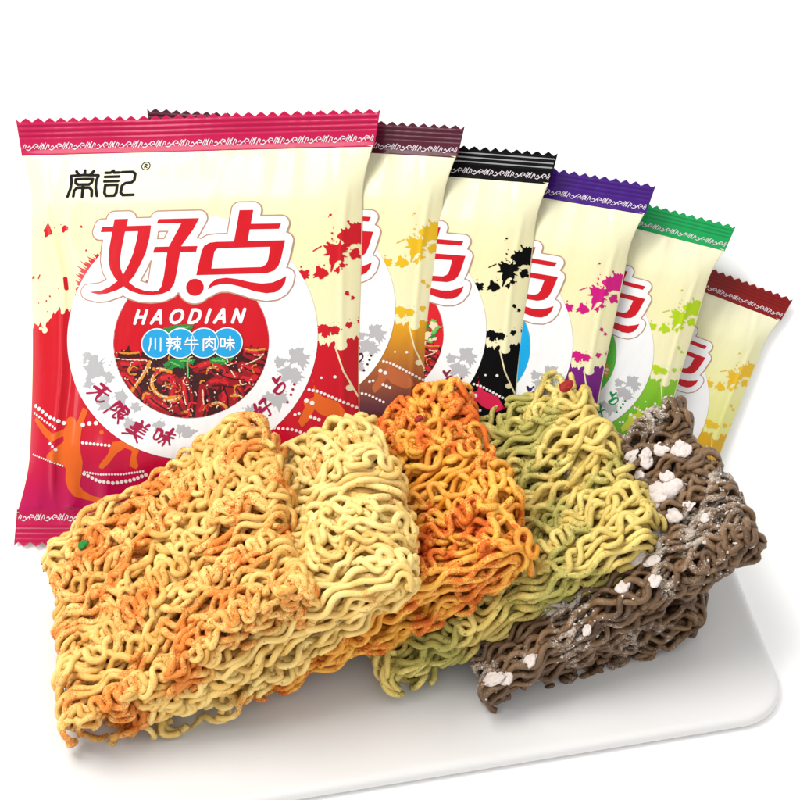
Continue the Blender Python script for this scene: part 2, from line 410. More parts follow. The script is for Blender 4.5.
def food():
    bd = Build(); X, Y = GX, GY; med = circ(X, Y, MC[0], MC[1], MC[2] - 0.7)
    g = np.random.default_rng(5)
    top = 349 + 3 * np.sin(X * .31) + 2.4 * np.sin(X * .8 + 1) + 1.5 * np.sin(X * 1.9)
    layer(bd, np.maximum((top - Y) * .7, med), 'food_dark', 5)
    def sub(mat, lev, fun, box): 
        layer(bd, None, mat, lev, (*box, 0.5, lambda X, Y: np.maximum(fun(X, Y) + .35 * np.sin(X * 1.3 + Y * .7) * np.sin(Y * 1.5 - X * .4), circ(X, Y, MC[0], MC[1], MC[2] - 0.8))))
    full = (120, 300, 278, 420)
    # sliced dried chillies, lower ones large
    def curve(c):
        q = [np.array(p) for p in F_(c)]
        if len(q) == 2: return [tuple(p) for p in q]
        if len(q) == 4: q4 = q
        else: q4 = [q[0], q[0] / 3 + q[1] * 2 / 3, q[2] / 3 + q[1] * 2 / 3, q[2]]
        return [tuple((1 - t) ** 3 * q4[0] + 3 * t * (1 - t) ** 2 * q4[1] + 3 * t * t * (1 - t) * q4[2] + t ** 3 * q4[3]) for t in np.linspace(0, 1, 12)]
    chil = [[(275, 420), (330, 480), (380, 590)], [(425, 385), (500, 360), (560, 395)], [(520, 400), (570, 430), (640, 430)], [(455, 480), (470, 560), (440, 620)], [(540, 470), (570, 520), (560, 560)],
            [(640, 370), (690, 400), (740, 410)], [(365, 440), (375, 510), (385, 590)], [(50, 360), (110, 370), (160, 350)], [(60, 410), (100, 440), (130, 500)], [(600, 470), (640, 500), (600, 560)],
            [(650, 300), (700, 310), (740, 340)], [(180, 510), (230, 560), (300, 590)], [(490, 460), (530, 450), (600, 470)], [(250, 440), (300, 430), (330, 460)], [(640, 440), (690, 450), (720, 430)], [(320, 480), (310, 540), (350, 590)]]
    fs = None
    def chili(X, Y):
        f = np.full(X.shape, 1e3)
        for i, c in enumerate(chil):
            p = F_(c); q = np.array(p)
            t = np.linspace(0, 1, 9); b = ((1 - t) ** 2)[:, None] * q[0] + (2 * t * (1 - t))[:, None] * q[1] + (t ** 2)[:, None] * q[2]
            for k in range(8): f = np.minimum(f, seg(X, Y, b[k], b[k + 1], 6.4 * (0.45 + 0.55 * math.sin(PI * (k + 1) / 9.5))))
        return f
    sub('food_red', 6, chili, full)
    def chili2(X, Y):
        f = np.full(X.shape, 1e3)
        for i, c in enumerate(chil):
            q = np.array(F_(c)) + np.array([-1.5, -1.6])
            f = np.minimum(f, line(X, Y, [tuple(q[0] * .7 + q[1] * .3), tuple(q[1]), tuple(q[1] * .3 + q[2] * .7)], 1.5 + .6 * (i % 3)))
        return f
    sub('food_bright', 7, chili2, full)
    sub('food_dark', 8, lambda X, Y: np.minimum.reduce([line(X, Y, [(a + 2.6, b + 2.2) for a, b in curve(c)], .8) for c in chil]), full)
    # noodles and onion rings
    nd = [[(195, 350), (160, 430), (110, 490)], [(255, 385), (150, 440), (230, 560), (345, 520)], [(215, 385), (260, 380), (300, 400)], [(270, 540), (330, 550), (350, 520)], [(500, 560), (540, 540), (570, 580)],
          [(590, 520), (640, 510), (650, 540)], [(360, 600), (390, 590), (400, 615)], [(50, 300), (90, 310), (140, 300)], [(660, 290), (700, 300), (750, 290)]]
    sub('food_tan', 8, lambda X, Y: np.minimum.reduce([line(X, Y, curve(c), 1.9 - .12 * i) for i, c in enumerate(nd)]), full)
    sub('food_pale', 9, lambda X, Y: np.minimum.reduce([line(X, Y, [(a - .6, b - .6) for a, b in curve(c)][2:10], .45) for c in nd[:6]]), full)
    hl = [[(20, 328), (80, 338), (180, 340)], [(660, 365), (720, 345), (745, 315)], [(590, 395), (610, 425)], [(360, 500), (375, 560)], [(455, 490), (460, 560)], [(260, 470), (320, 455)], [(700, 320), (735, 320)], [(480, 385), (520, 375)]]
    sub('food_pale', 9, lambda X, Y: np.minimum.reduce([line(X, Y, curve(c), .5) for c in hl] + [circ(X, Y, *F_([(g.uniform(30, 740), g.uniform(290, 560))])[0], g.uniform(.35, .8)) for _ in range(60)]), full)
    def bits(n, seed, r, ln):
        q = np.random.default_rng(seed); o = []
        for _ in range(n):
            x, y, a = q.uniform(40, 730), q.uniform(330, 600), q.uniform(0, 6.28)
            l = ln * q.uniform(.5, 1.3); o.append(([(x, y), (x + l * math.cos(a), y + l * math.sin(a)), (x + l * math.cos(a + .9), y + l * math.sin(a + .9))], r * q.uniform(.6, 1.3)))
        return lambda X, Y: np.minimum.reduce([line(X, Y, curve(c), w) for c, w in o])
    sub('food_dark', 8, bits(16, 1, 1.1, 60), full); sub('food_bright', 9, bits(20, 2, 1.0, 45), full)
    sub('food_tan', 9, bits(18, 3, .8, 40), full); sub('food_pale', 10, bits(22, 4, .4, 30), full)
    leaf = [[(240, 190), (300, 172), (360, 165), (412, 170), (390, 200), (380, 215), (300, 215)], [(262, 360), (300, 335), (360, 328), (420, 338), (405, 365), (385, 358), (360, 385), (330, 375), (300, 390), (270, 380)],
            [(478, 338), (520, 328), (608, 330), (590, 350), (550, 368), (520, 356), (500, 362)]]
    sub('food_green', 9, lambda X, Y: np.minimum(np.minimum.reduce([poly(X, Y, F_(c)) for c in leaf]) + .5 * np.sin(X * 1.6) * np.sin(Y * 1.9), line(X, Y, F_([(378, 330), (384, 425)]), 1.0)), full)
    sub('food_lime', 10, lambda X, Y: np.minimum.reduce([line(X, Y, F_(c), .7) for c in ([(300, 350), (340, 370)], [(345, 345), (400, 345)], [(380, 335), (384, 420)], [(330, 180), (390, 178)], [(500, 345), (560, 348)])]), full)
    return bd

def garnish(kind):
    bd = Build(); g = np.random.default_rng(3 if kind == 'salad' else 4); X, Y = GX, GY
    lim = circ(X, Y, MC[0], MC[1], MC[2] - .9)
    if kind == 'salad':
        spec = [('food_green', 12, 252, 336, 13, 9), ('food_lime', 13, 254, 334, 13, 12), ('food_pale', 14, 252, 334, 14, 9), ('food_dark', 11, 250, 372, 20, 14), ('food_bright', 12, 250, 370, 20, 12)]
    else:
        spec = [('food_tan', 11, 258, 352, 9, 5), ('food_pale', 12, 258, 350, 8, 5), ('food_red', 13, 258, 353, 7, 3)]
    for i, (m, lev, cx, cy, sp, n) in enumerate(spec):
        f = np.minimum.reduce([splat(X, Y, cx + g.uniform(-sp, sp), cy + g.uniform(-sp, sp), g.uniform(1.8, 5), 300 + 20 * i + k, .4) for k in range(n)])
        layer(bd, np.maximum(f, lim), m, lev - 4)
    return bd

def title():
    bd = Build()
    hao = [A_([(240, 120), (340, 120), (318, 215), (295, 340), (285, 420), (290, 480), (307, 525), (350, 582), (400, 622), (460, 645), (520, 653), (562, 647), (584, 615), (600, 540), (622, 372), (632, 330), (720, 160), (545, 160), (557, 128), (846, 127), (802, 210), (718, 328), (712, 372), (690, 520), (674, 595), (642, 648), (590, 671), (510, 679), (430, 671), (360, 646), (300, 602), (250, 552), (215, 490), (200, 420), (206, 330), (225, 210)]),
           A_([(152, 175), (505, 172), (498, 213), (140, 213)]),
           A_([(415, 200), (505, 172), (495, 260), (470, 370), (430, 460), (390, 535), (340, 595), (270, 637), (190, 663), (130, 667), (60, 648), (150, 640), (210, 615), (265, 575), (310, 525), (350, 450), (380, 370), (400, 290)]),
           A_([(535, 330), (835, 328), (825, 370), (520, 372)])]
    dian = [B_([(400, 75), (497, 75), (455, 310), (360, 310)]), B_([(470, 175), (690, 175), (675, 215), (465, 215)]),
            B_([(180, 645), (200, 600), (240, 570), (310, 560), (390, 572), (480, 595), (560, 607), (630, 600), (690, 575), (727, 552), (718, 600), (690, 645), (650, 670), (590, 677), (510, 662), (420, 630), (340, 608), (270, 607), (215, 622)])]
    outer = B_([(100, 540), (135, 370), (152, 330), (190, 306), (240, 300), (718, 297), (690, 430), (672, 480), (640, 515), (590, 533)])
    inner = B_([(225, 370), (245, 348), (615, 343), (600, 440), (585, 470), (555, 487), (205, 493)])
    dot = B_([(92, 627)])[0]
    def glyph(X, Y):
        f = np.minimum.reduce([poly(X, Y, p) for p in hao + dian] + [np.maximum(poly(X, Y, outer), -poly(X, Y, inner)), circ(X, Y, dot[0], dot[1], 8.5)])
        return f
    fill = A_([(520, 610), (560, 330), (720, 300), (850, 340), (800, 420), (780, 600), (700, 630)])
    def solid(X, Y): return np.minimum.reduce([glyph(X, Y), poly(X, Y, inner), poly(X, Y, fill) + 3])
    box = (80, 196, 312, 316)
    layer(bd, None, 'title_line', 5, (*box, 0.8, lambda X, Y: solid(X, Y) - 8.7))
    layer(bd, None, 'title_white', 6, (*box, 0.8, lambda X, Y: solid(X, Y) - 7.4))
    layer(bd, None, 'title_red', 7, (*box, 0.55, glyph))
    return bd

GL = {  # strokes in a 10 x 10 box
 '川': [[(1.6, .8), (1.6, 5), (.5, 9.5)], [(5, 1.2), (5, 8.6)], [(8.6, .8), (8.6, 9.7)]],
 '辣': [[(2.3, .2), (2.3, 1.6)], [(.3, 1.8), (4.4, 1.8)], [(1.3, 2.6), (1.7, 3.7)], [(3.4, 2.6), (3, 3.8)], [(.2, 4.4), (4.5, 4.4)], [(.4, 6.4), (4.3, 6.4)], [(2.3, 4.4), (2.3, 7), (1, 9.8)],
       [(5, 1.8), (9.8, 1.8)], [(7.4, .2), (7.4, 9.8)], [(5.6, 3.4), (9.3, 3.4), (9.3, 5.8), (5.6, 5.8), (5.6, 3.4)], [(7.3, 6), (5, 8.8)], [(7.5, 6), (9.9, 8.8)]],
 '牛': [[(2.6, 1), (1, 4)], [(2, 2.8), (8.6, 2.8)], [(.4, 5.6), (9.6, 5.6)], [(5, .2), (5, 9.9)]],
 '肉': [[(1, 9.8), (1, 2.2), (9, 2.2), (9, 9), (8, 9.6)], [(5, .4), (5, 2.6), (2.8, 5)], [(5, 3), (7.4, 5)], [(5, 5), (2.8, 8)], [(5, 6), (7.4, 8)]],
 '味': [[(.6, 2), (3.4, 2), (3.4, 7.2), (.6, 7.2), (.6, 2)], [(5, 2.8), (9.2, 2.8)], [(4.4, 5), (9.8, 5)], [(7, .4), (7, 9.9)], [(6.8, 5.2), (4.4, 8.6)], [(7.2, 5.2), (9.8, 8.6)]],
 '无': [[(2, 1.5), (8, 1.2)], [(.8, 4.4), (9.2, 4)], [(5, 1.4), (4.6, 5), (1, 9.4)], [(5.6, 4.4), (5.8, 8.6), (7, 9.4), (9.4, 8.6), (9.4, 7.2)]],
 '限': [[(1, 1), (1, 9.8)], [(1, 1), (3.6, 1), (2.4, 3.6), (3.8, 5.2), (2, 6.4)], [(5, 1), (8.6, 1), (8.4, 4.6), (5, 4.6)], [(5, 2.8), (8.4, 2.8)], [(5, 1), (5, 9), (7, 7.8)], [(6, 5), (9.6, 9.6)], [(9, 5.4), (7.2, 7)]],
 '美': [[(3, .2), (3.8, 1.6)], [(7, .2), (6, 1.8)], [(1.4, 2.2), (8.6, 2)], [(2, 3.8), (8, 3.6)], [(1, 5.4), (9, 5.2)], [(5, 2), (5, 5.4)], [(.6, 7.2), (9.4, 7)], [(5, 5.6), (4.6, 7.4), (.8, 9.8)], [(5.4, 7.4), (9.4, 9.8)]],
 '好': [[(3, .6), (1.4, 5.4), (4.2, 9)], [(4, 2.8), (3.4, 6), (.6, 9.4)], [(.2, 3.6), (4.6, 3.2)], [(5.4, 1.4), (9, 1.2), (7.2, 3.6), (7.4, 9), (6.2, 8.6)], [(4.8, 5), (9.9, 4.8)]],
 '点': [[(5, -1), (5, 3.4)], [(5, 1.2), (8.4, 1.1)], [(2, 3.6), (8.2, 3.4), (7.6, 6.8), (2.4, 6.8), (2, 3.6)]],
 'H': [[(0, 0), (0, 10)], [(6.4, 0), (6.4, 10)], [(0, 5), (6.4, 5)]], 'A': [[(0, 10), (3.4, 0), (4.0, 0), (7.4, 10)], [(1.2, 6.8), (6.2, 6.8)]],
 'O': [[(4.4 + 4.4 * math.cos(a * PI / 10), 5 + 5 * math.sin(a * PI / 10)) for a in range(21)]],
 'D': [[(0, 0), (0, 10), (3, 10), (5.6, 8.8), (6.8, 6.4), (6.8, 3.6), (5.6, 1.2), (3, 0), (0, 0)]], 'I': [[(0, 0), (0, 10)]], 'N': [[(0, 10), (0, 0), (6.2, 10), (6.2, 0)]],
}
def glyph_strokes(ch, cx, cy, size, rot=0, shear=0, jit=0, gw=10):
    g = np.random.default_rng(ord(ch)); out = []
    c, s = math.cos(math.radians(rot)), math.sin(math.radians(rot))
    for st in GL[ch]:
        p = []
        for x, y in st:
            x = (x - gw / 2) / 10 * size - shear * (y - 5) / 10 * size; y = (y - 5) / 10 * size
            x += g.uniform(-jit, jit); y += g.uniform(-jit, jit)
            p.append((cx + x * c - y * s, cy + x * s + y * c))
        out.append(p)
    return out
def strokes_layer(bd, strokes, r, mat, lev, res=0.5):
    P = np.array([p for s in strokes for p in s])
    layer(bd, None, mat, lev, (P[:, 0].min() - r - 1, P[:, 1].min() - r - 1, P[:, 0].max() + r + 1.5, P[:, 1].max() + r + 1.5, res,
          lambda X, Y: np.minimum.reduce([line(X, Y, s, r) for s in strokes])))

def brush_layer(bd, strokes, r, mat, lev):
    """strokes that start heavy and run out thin, like a loaded brush"""
    P = np.array([p for t in strokes for p in t])
    def fun(X, Y):
        f = np.full(X.shape, 1e3)
        for st in strokes:
            q = np.array(st, float)
            if len(q) > 2:                                  # round the corners
                for _ in range(2): q = np.concatenate([[q[0]], np.stack([q[:-1] * .75 + q[1:] * .25, q[:-1] * .25 + q[1:] * .75], 1).reshape(-1, 2), [q[-1]]])
            d = np.r_[0, np.cumsum(np.hypot(*np.diff(q, axis=0).T))]; n = max(4, int(d[-1] / 1.0))
            t = np.linspace(0, d[-1], n); x = np.interp(t, d, q[:, 0]); y = np.interp(t, d, q[:, 1])
            for i in range(n - 1):
                k = i / (n - 1); f = np.minimum(f, seg(X, Y, (x[i], y[i]), (x[i + 1], y[i + 1]), r * (1.35 - .85 * k + .25 * math.sin(k * 9))))
        return f
    layer(bd, None, mat, lev, (P[:, 0].min() - r - 2, P[:, 1].min() - r - 2, P[:, 0].max() + r + 2, P[:, 1].max() + r + 2, .42, fun))

def romanised():
    bd = Build()
    x = 146.0; adv = {'H': 6.4, 'A': 7.4, 'O': 8.8, 'D': 6.8, 'I': 0, 'N': 6.2}
    tot = sum(adv[c] for c in 'HAODIAN'); sz = 12.6; gap = (252.5 - 145.5 - 4 - tot * sz / 10) / 6
    for ch in 'HAODIAN':
        w = adv[ch] * sz / 10
        strokes_layer(bd, glyph_strokes(ch, x + w / 2, 315, sz, 0, .30, gw=adv[ch]), 1.5, 'title_white', 6, 0.45)
        x += w + gap
    return bd
def brand():
    bd = Build()
    st = [[(62, 375), (82, 300), (84, 230), (70, 186)], [(322, 375), (304, 300), (300, 230), (314, 186)], [(72, 180), (190, 176), (312, 180)], [(115, 138), (137, 168)], [(192, 132), (192, 172)], [(268, 138), (246, 168)],
          [(118, 214), (268, 214), (262, 250), (242, 266), (146, 266), (122, 250), (118, 214)], [(115, 375), (117, 322), (138, 297), (250, 297), (272, 322), (276, 375)], [(193, 270), (193, 384)],
          [(374, 158), (418, 158), (442, 138)], [(450, 158), (496, 158)], [(374, 197), (498, 197)], [(374, 240), (496, 240)], [(386, 276), (492, 276), (492, 350), (476, 377), (402, 377), (386, 350), (386, 276)],
          [(520, 156), (614, 156), (638, 174), (638, 236), (618, 256), (562, 262), (536, 285), (530, 350), (550, 374), (645, 374)]]
    strokes_layer(bd, [C_(s) for s in st], 1.5, 'black', 2, 0.4)
    c = C_([(722, 103)])[0]
    ring = [(c[0] + 4.1 * math.cos(a * PI / 12), c[1] + 4.1 * math.sin(a * PI / 12)) for a in range(25)]
    strokes_layer(bd, [ring, [(c[0] - 1.2, c[1] + 2), (c[0] - 1.2, c[1] - 2), (c[0] + .9, c[1] - 1.7), (c[0] + .9, c[1] - .2), (c[0] - 1.2, c[1]), (c[0] + 1.4, c[1] + 2)]], .5, 'black', 2, 0.35)
    return bd
def badge():
    bd = Build()
    cs = [F_([(q, 258)])[0] for q in (230, 345, 459, 571)]
    box = (148, 324, 254, 360)
    layer(bd, None, 'title_white', 11, (*box, .6, lambda X, Y: np.minimum.reduce([circ(X, Y, a, b, 15.2) for a, b in cs])))
    layer(bd, None, 'badge_blue', 12, (*box, .6, lambda X, Y: np.minimum.reduce([circ(X, Y, a, b, 14.1) for a, b in cs])))
    def arcs(X, Y):                               # the fine white rims where the discs overlap
        f = np.full(X.shape, 1e3)
        for k in range(3):
            a, b = cs[k], cs[k + 1]
            f = np.minimum(f, np.maximum(np.abs(circ(X, Y, a[0], a[1], 14.3)) - .28, circ(X, Y, b[0], b[1], 14.1)))
        return f
    layer(bd, None, 'title_white', 13, (*box, .4, arcs))
    for ch, q in zip('川辣牛肉味', (224, 314, 400, 487, 573)):
        a, b = F_([(q, 260)])[0]
        strokes_layer(bd, glyph_strokes(ch, a, b, 14.2), .72, 'title_white', 14, .35)
    return bd
def slogan():
    bd = Build(); b2 = Build()
    for ch, (x, y), rot in zip('无限美味', ((205, 332), (325, 462), (455, 585), (625, 625)), (38, 40, 32, 14)):
        a, b = D_([(x, y)])[0]; brush_layer(bd, glyph_strokes(ch, a, b, 20, rot, .28, .7), 1.15, 'slogan', 6)
    for ch, (x, y), rot in (('好', (162, 446), -40), ('点', (255, 325), -48)):
        a, b = E_([(x, y)])[0]; brush_layer(b2, glyph_strokes(ch, a, b, 20, rot, .2, .7), 1.15, 'slogan', 6)
    strokes_layer(b2, [[(a, b), (a + .3, b)] for a, b in E_([(293, 402), (312, 360), (322, 330), (330, 302)])], 1.25, 'slogan', 6, .45)
    return bd, b2

def seal(top):
    """crimped end strip with zigzag edge, ribs and a border of small scrolls"""
    bd = Build(); n = 366 * 2 // 2
    yo, yi = (111.0, 147.0) if top else (541.0, 506.0)
    wo, wi = (178.5, 173.0) if top else (175.0, 173.5)
    def sz(x, y):
        base = 1.4 + 0.2 * np.sin((y - 109) / 5.2 * 2 * PI) * (smooth(134, 130, y) if top else smooth(519, 523, y))
        t = np.clip((y - yo) / (yi - yo), 0, 1)
        cup = 2.6 * np.sin(x / 38.0 + 0.6) + 1.5 * np.sin(x / 17.0 + 2 * np.sin(x / 90.0))
        z1 = zf(x, np.full(np.shape(x), yi))
        return base * (1 - smooth(.8, 1, t)) + z1 * smooth(.8, 1, t) + (cup + 2.2) * (1 - t) * .55
    nr = 40; u = np.linspace(-1, 1, n)
    tri = np.abs(((u * 178.5 / 11.6 + .035 * np.sin(u * 31)) % 1) * 2 - 1)
    rows = []
    for k in range(nr):
        t = k / (nr - 1); y = yo + (yi - yo) * t + (tri - .5) * 4.6 * (1 if top else -1) * (1 - t) ** 3
        rows.append(np.stack([CX + u * (wo + (wi - wo) * t), y], 1))
    P = np.concatenate(rows); fr = to3(P, 0, sz); bk = fr.copy(); bk[:, 2] -= 0.9 * S
    idx = np.arange(n * nr).reshape(nr, n)
    q = np.stack([idx[:-1, :-1], idx[1:, :-1], idx[1:, 1:], idx[:-1, 1:]], -1).reshape(-1, 4)
    if not top: q = q[:, ::-1]
    border = list(idx[0]) + list(idx[1:, -1]) + list(idx[-1, ::-1][1:]) + list(idx[::-1, 0][1:])
    rim = [(a, b, b + n * nr, a + n * nr) for a, b in zip(border[:-1], border[1:])]
    bd.add(np.concatenate([fr, bk]), [np.concatenate([q, q[:, ::-1] + n * nr, np.array(rim)])], 'seal')
    def add(f, a, b, mat, lev):
        v, fc = region(f, a, b)
        if len(v):
            if not top: pass
            bd.add(to3(v, lev * .16, sz), fc, mat)
    a = np.arange(10, 384, .8)
    for yl in ((117, 122.2, 127.4) if top else (525, 530.2)):
        b = np.arange(yl - 2, yl + 2, .5); X, Y = np.meshgrid(a, b)
        w = wo + (wi - wo) * (Y - yo) / (yi - yo)
        add(np.maximum(np.abs(Y - yl) - .75, np.abs(X - CX) - w + 1.5), a, b, 'rib', 1)
    motif = [[(125, 440), (152, 388), (168, 398), (158, 425)], [(172, 438), (196, 446), (222, 428), (205, 402), (188, 415)], [(222, 428), (250, 402)], [(262, 432), (248, 410), (268, 386), (296, 392), (300, 412), (272, 412)],
             [(305, 432), (338, 378)], [(322, 440), (352, 384), (362, 432)], [(345, 436), (380, 376)]]
    yb = 134.2 if top else 510.0
    a = np.arange(14, 378, .5); b = np.arange(yb - 1, yb + 10, .5); X, Y = np.meshgrid(a, b); f = np.full(X.shape, 1e3)
    for k in range(15):
        x0 = 23.5 + k * 23.2
        sel = (a > x0 - 3) & (a < x0 + 29)
        if not sel.any(): continue
        Xs, Ys = X[:, sel], Y[:, sel]; g = f[:, sel]
        for st in motif: g = np.minimum(g, line(Xs, Ys, [(x0 + (x - 125) * .092, yb + (y - 374) * .105) for x, y in st], .42))
        f[:, sel] = g
    w = wo + (wi - wo) * (Y - yo) / (yi - yo)
    add(np.maximum(f, np.abs(X - CX) - w + 2), a, b, 'border', 2)
    return bd

# ------------------------------------------------------------------ packets
def theme(seal, lower, splash, slog, dancer, medal, rib=None, cream=None, dark=None):
    m = {}
    m['cream'] = film('cream_film', None, cream or [(150, (255, 250, 214)), (240, (255, 247, 192)), (320, (255, 248, 200))])
    m['lower'] = film('body_colour', None, lower); m['splash'] = film('splash_colour', splash)
    m['seal'] = film('seal_film', seal, rough=.3); m['rib'] = film('rib_film', rib or tuple(int(c * .9) for c in seal), rough=.3)
    m['slogan'] = film('slogan_ink', slog); m['dancer'] = film('dancer_ink', dancer); m['medal'] = film('medallion_ink', medal)
    return m
common = {'grey': film('grey_ink', (192, 192, 194)), 'dots': film('bead_ink', (255, 246, 240)), 'line': film('line_ink', (250, 236, 190)), 'white': film('white_ink', (255, 255, 255)),
          'title_line': film('outline_ink', (196, 150, 125)), 'title_white': film('title_white_ink', (255, 255, 255)), 'title_red': film('title_red_ink', (214, 0, 26)), 'black': film('black_ink', (14, 12, 14)),
          'badge_blue': film('badge_blue_ink', (28, 166, 226)), 'border': film('border_ink', (240, 228, 234)),
          'food_dark': film('food_dark_ink', (62, 8, 14)), 'food_red': film('food_red_ink', (158, 10, 22)), 'food_bright': film('food_bright_ink', (216, 28, 40)), 'food_tan': film('food_tan_ink', (226, 142, 50)),
          'food_pale': film('food_pale_ink', (252, 224, 190)), 'food_green': film('food_green_ink', (28, 140, 62)), 'food_lime': film('food_lime_ink', (110, 200, 90))}
themes = [
 theme((200, 4, 78), [(300, (212, 0, 24)), (420, (210, 0, 34)), (465, (204, 0, 64)), (508, (196, 0, 92))], (214, 6, 30), (172, 8, 66), (236, 104, 22), (212, 0, 26)),
 theme((90, 26, 48), [(300, (250, 196, 20)), (345, (238, 168, 20)), (400, (172, 92, 40)), (440, (96, 44, 54)), (508, (70, 30, 44))], (243, 194, 20), (66, 24, 34), (196, 104, 56), (226, 0, 36)),
 theme((14, 13, 15), [(300, (10, 10, 10)), (508, (16, 12, 14))], (10, 10, 10), (136, 20, 62), (228, 16, 76), (226, 20, 36), rib=(172, 172, 174)),
 theme((70, 16, 132), [(300, (138, 18, 140)), (420, (104, 14, 126)), (508, (80, 10, 110))], (218, 6, 132), (48, 26, 96), (210, 40, 150), (0, 176, 240)),
 theme((14, 168, 88), [(300, (158, 212, 40)), (420, (112, 190, 44)), (508, (60, 160, 50))], (188, 222, 14), (10, 150, 76), (210, 220, 60), (84, 190, 50)),
 theme((142, 12, 8), [(300, (238, 190, 30)), (420, (220, 160, 20)), (508, (180, 120, 20))], (248, 198, 40), (120, 20, 20), (240, 150, 30), (92, 16, 24),
       cream=[(150, (254, 250, 214)), (260, (252, 248, 180)), (320, (244, 243, 150))]),
]
def M(k): 
    d = dict(common); d.update(themes[k]); return d

proto = empty('noodle_packet')
mats = M(0)
parts = {}
parts['pouch'] = pouch().build('pouch', mats, proto)
parts['top_seal'] = seal(True).build('top_seal', mats, proto)
parts['bottom_seal'] = seal(False).build('bottom_seal', mats, proto)
parts['medallion'] = medallion().build('medallion', mats, proto)
parts['food_picture'] = food().build('food_picture', mats, parts['medallion'])
parts['title_lettering'] = title().build('title_lettering', mats, proto)
parts['romanised_lettering'] = romanised().build('romanised_lettering', mats, proto)
parts['brand_mark'] = brand().build('brand_mark', mats, proto)
parts['flavour_badge'] = badge().build('flavour_badge', mats, parts['medallion'])
sl1, sl2 = slogan()
parts['slogan'] = sl1.build('slogan', mats, proto)
parts['signature'] = sl2.build('signature', mats, proto)

PACK = [  # top right corner in the photo, turn, size, lean, labels
 ((380.5, 109), 0.2, .978, .928, 10, 'large front snack noodle packet with magenta ends, red lower half and full red title', ),
 ((465, 126), 5.0, .852, .80, 10.5, 'noodle packet with dark maroon ends and yellow to brown body, behind the magenta one'),
 ((558, 153), 6.0, .846, .79, 10.5, 'noodle packet with black grey-striped ends and black lower body and blots'),
 ((656, 185), 10.8, .83, .768, 10, 'noodle packet with violet ends, magenta blots and a blue disc'),
 ((736, 226), 15.5, .726, .675, 8, 'noodle packet with green ends, lime blots and green lower body'),
 ((793, 299), 21.0, .678, .628, 1.5, 'smallest noodle packet with dark red ends and yellow blots, at the far right'),
]
ex = Vector((1, 0, 0)); eu = SN.cross(ex)     # up the incline
def place(root, k):
    (px, py), rot, sx, sy, lean, label = PACK[k]
    a = math.radians(-rot); R = ex * math.cos(a) + eu * math.sin(a); Uv = SN.cross(R)
    t = math.radians(lean)
    R2 = R * math.cos(t) + SN * math.sin(t); N2 = R2.cross(Uv)
    w = 357 * S * sx; lift = 1.0 * S
    foot = Vector((0, FOLD, 0))
    corner = at(px, py, foot + SN * (lift + w * math.sin(t)), SN)
    c = corner - R2 * (178.5 * S * sx) - Uv * (217 * S * sy)
    M4 = Matrix((R2, Uv, N2)).transposed().to_4x4(); M4.translation = c
    root.matrix_world = M4 @ Matrix.Diagonal((sx, sy, sx, 1))
    tag(root, label, 'noodle packet', 'snack noodle packets fanned out behind the tray')
place(proto, 0)
for k in range(1, 6):
    r = proto.copy(); col.objects.link(r)
    md = M(k)
    skip = {1: ('flavour_badge',), 2: ('flavour_badge',), 3: ('flavour_badge', 'food_picture'), 4: ('flavour_badge', 'food_picture'), 5: ('flavour_badge', 'food_picture')}[k]
    made = {}
    for nm, src in parts.items():
        if nm in skip: continue
        c = src.copy(); col.objects.link(c); made[nm] = c
        c.parent = made['medallion'] if src.parent.name.startswith('medallion') else r
        for sl in c.material_slots:
            base = sl.material
            key = next(q for q, mm in mats.items() if mm == base)
            sl.link = 'OBJECT'; sl.material = md[key]
    if k in (2, 4):
        garnish('salad' if k == 2 else 'nuts').build('food_picture', md, made['medallion'])
    place(r, k)

# ------------------------------------------------------------------ noodle cakes
def fbm(n, k0, k1, g, dim=2):
    ks = [(g.uniform(k0, k1) * np.array([math.cos(a), math.sin(a)]), g.uniform(0, 6.28), g.uniform(.5, 1)) for a in g.uniform(0, 6.28, n)]
    def f(u, v):
        o = 0
        for k, p, am in ks: o = o + am * np.sin(k[0] * u + k[1] * v + p)
        return o / math.sqrt(n * .3)
    return f
def tube(P, ref, r, sides):
    Tn = np.gradient(P, axis=0); Tn /= np.linalg.norm(Tn, axis=1)[:, None] + 1e-9
    A = np.cross(Tn, ref); A /= np.linalg.norm(A, axis=1)[:, None] + 1e-9
    B = np.cross(A, Tn)
    an = np.arange(sides) * 2 * PI / sides
    g = np.random.default_rng(len(P) * 7 + sides)
    rr = r[:, None] * (1 + g.normal(0, .035, (len(P), 1)) + g.normal(0, .03, (len(P), sides)))       # blistered by frying
    V = P[:, None, :] + rr[:, :, None] * (A[:, None, :] * np.cos(an)[None, :, None] * 1.08 + B[:, None, :] * np.sin(an)[None, :, None] * .9)
    return V.reshape(-1, 3)
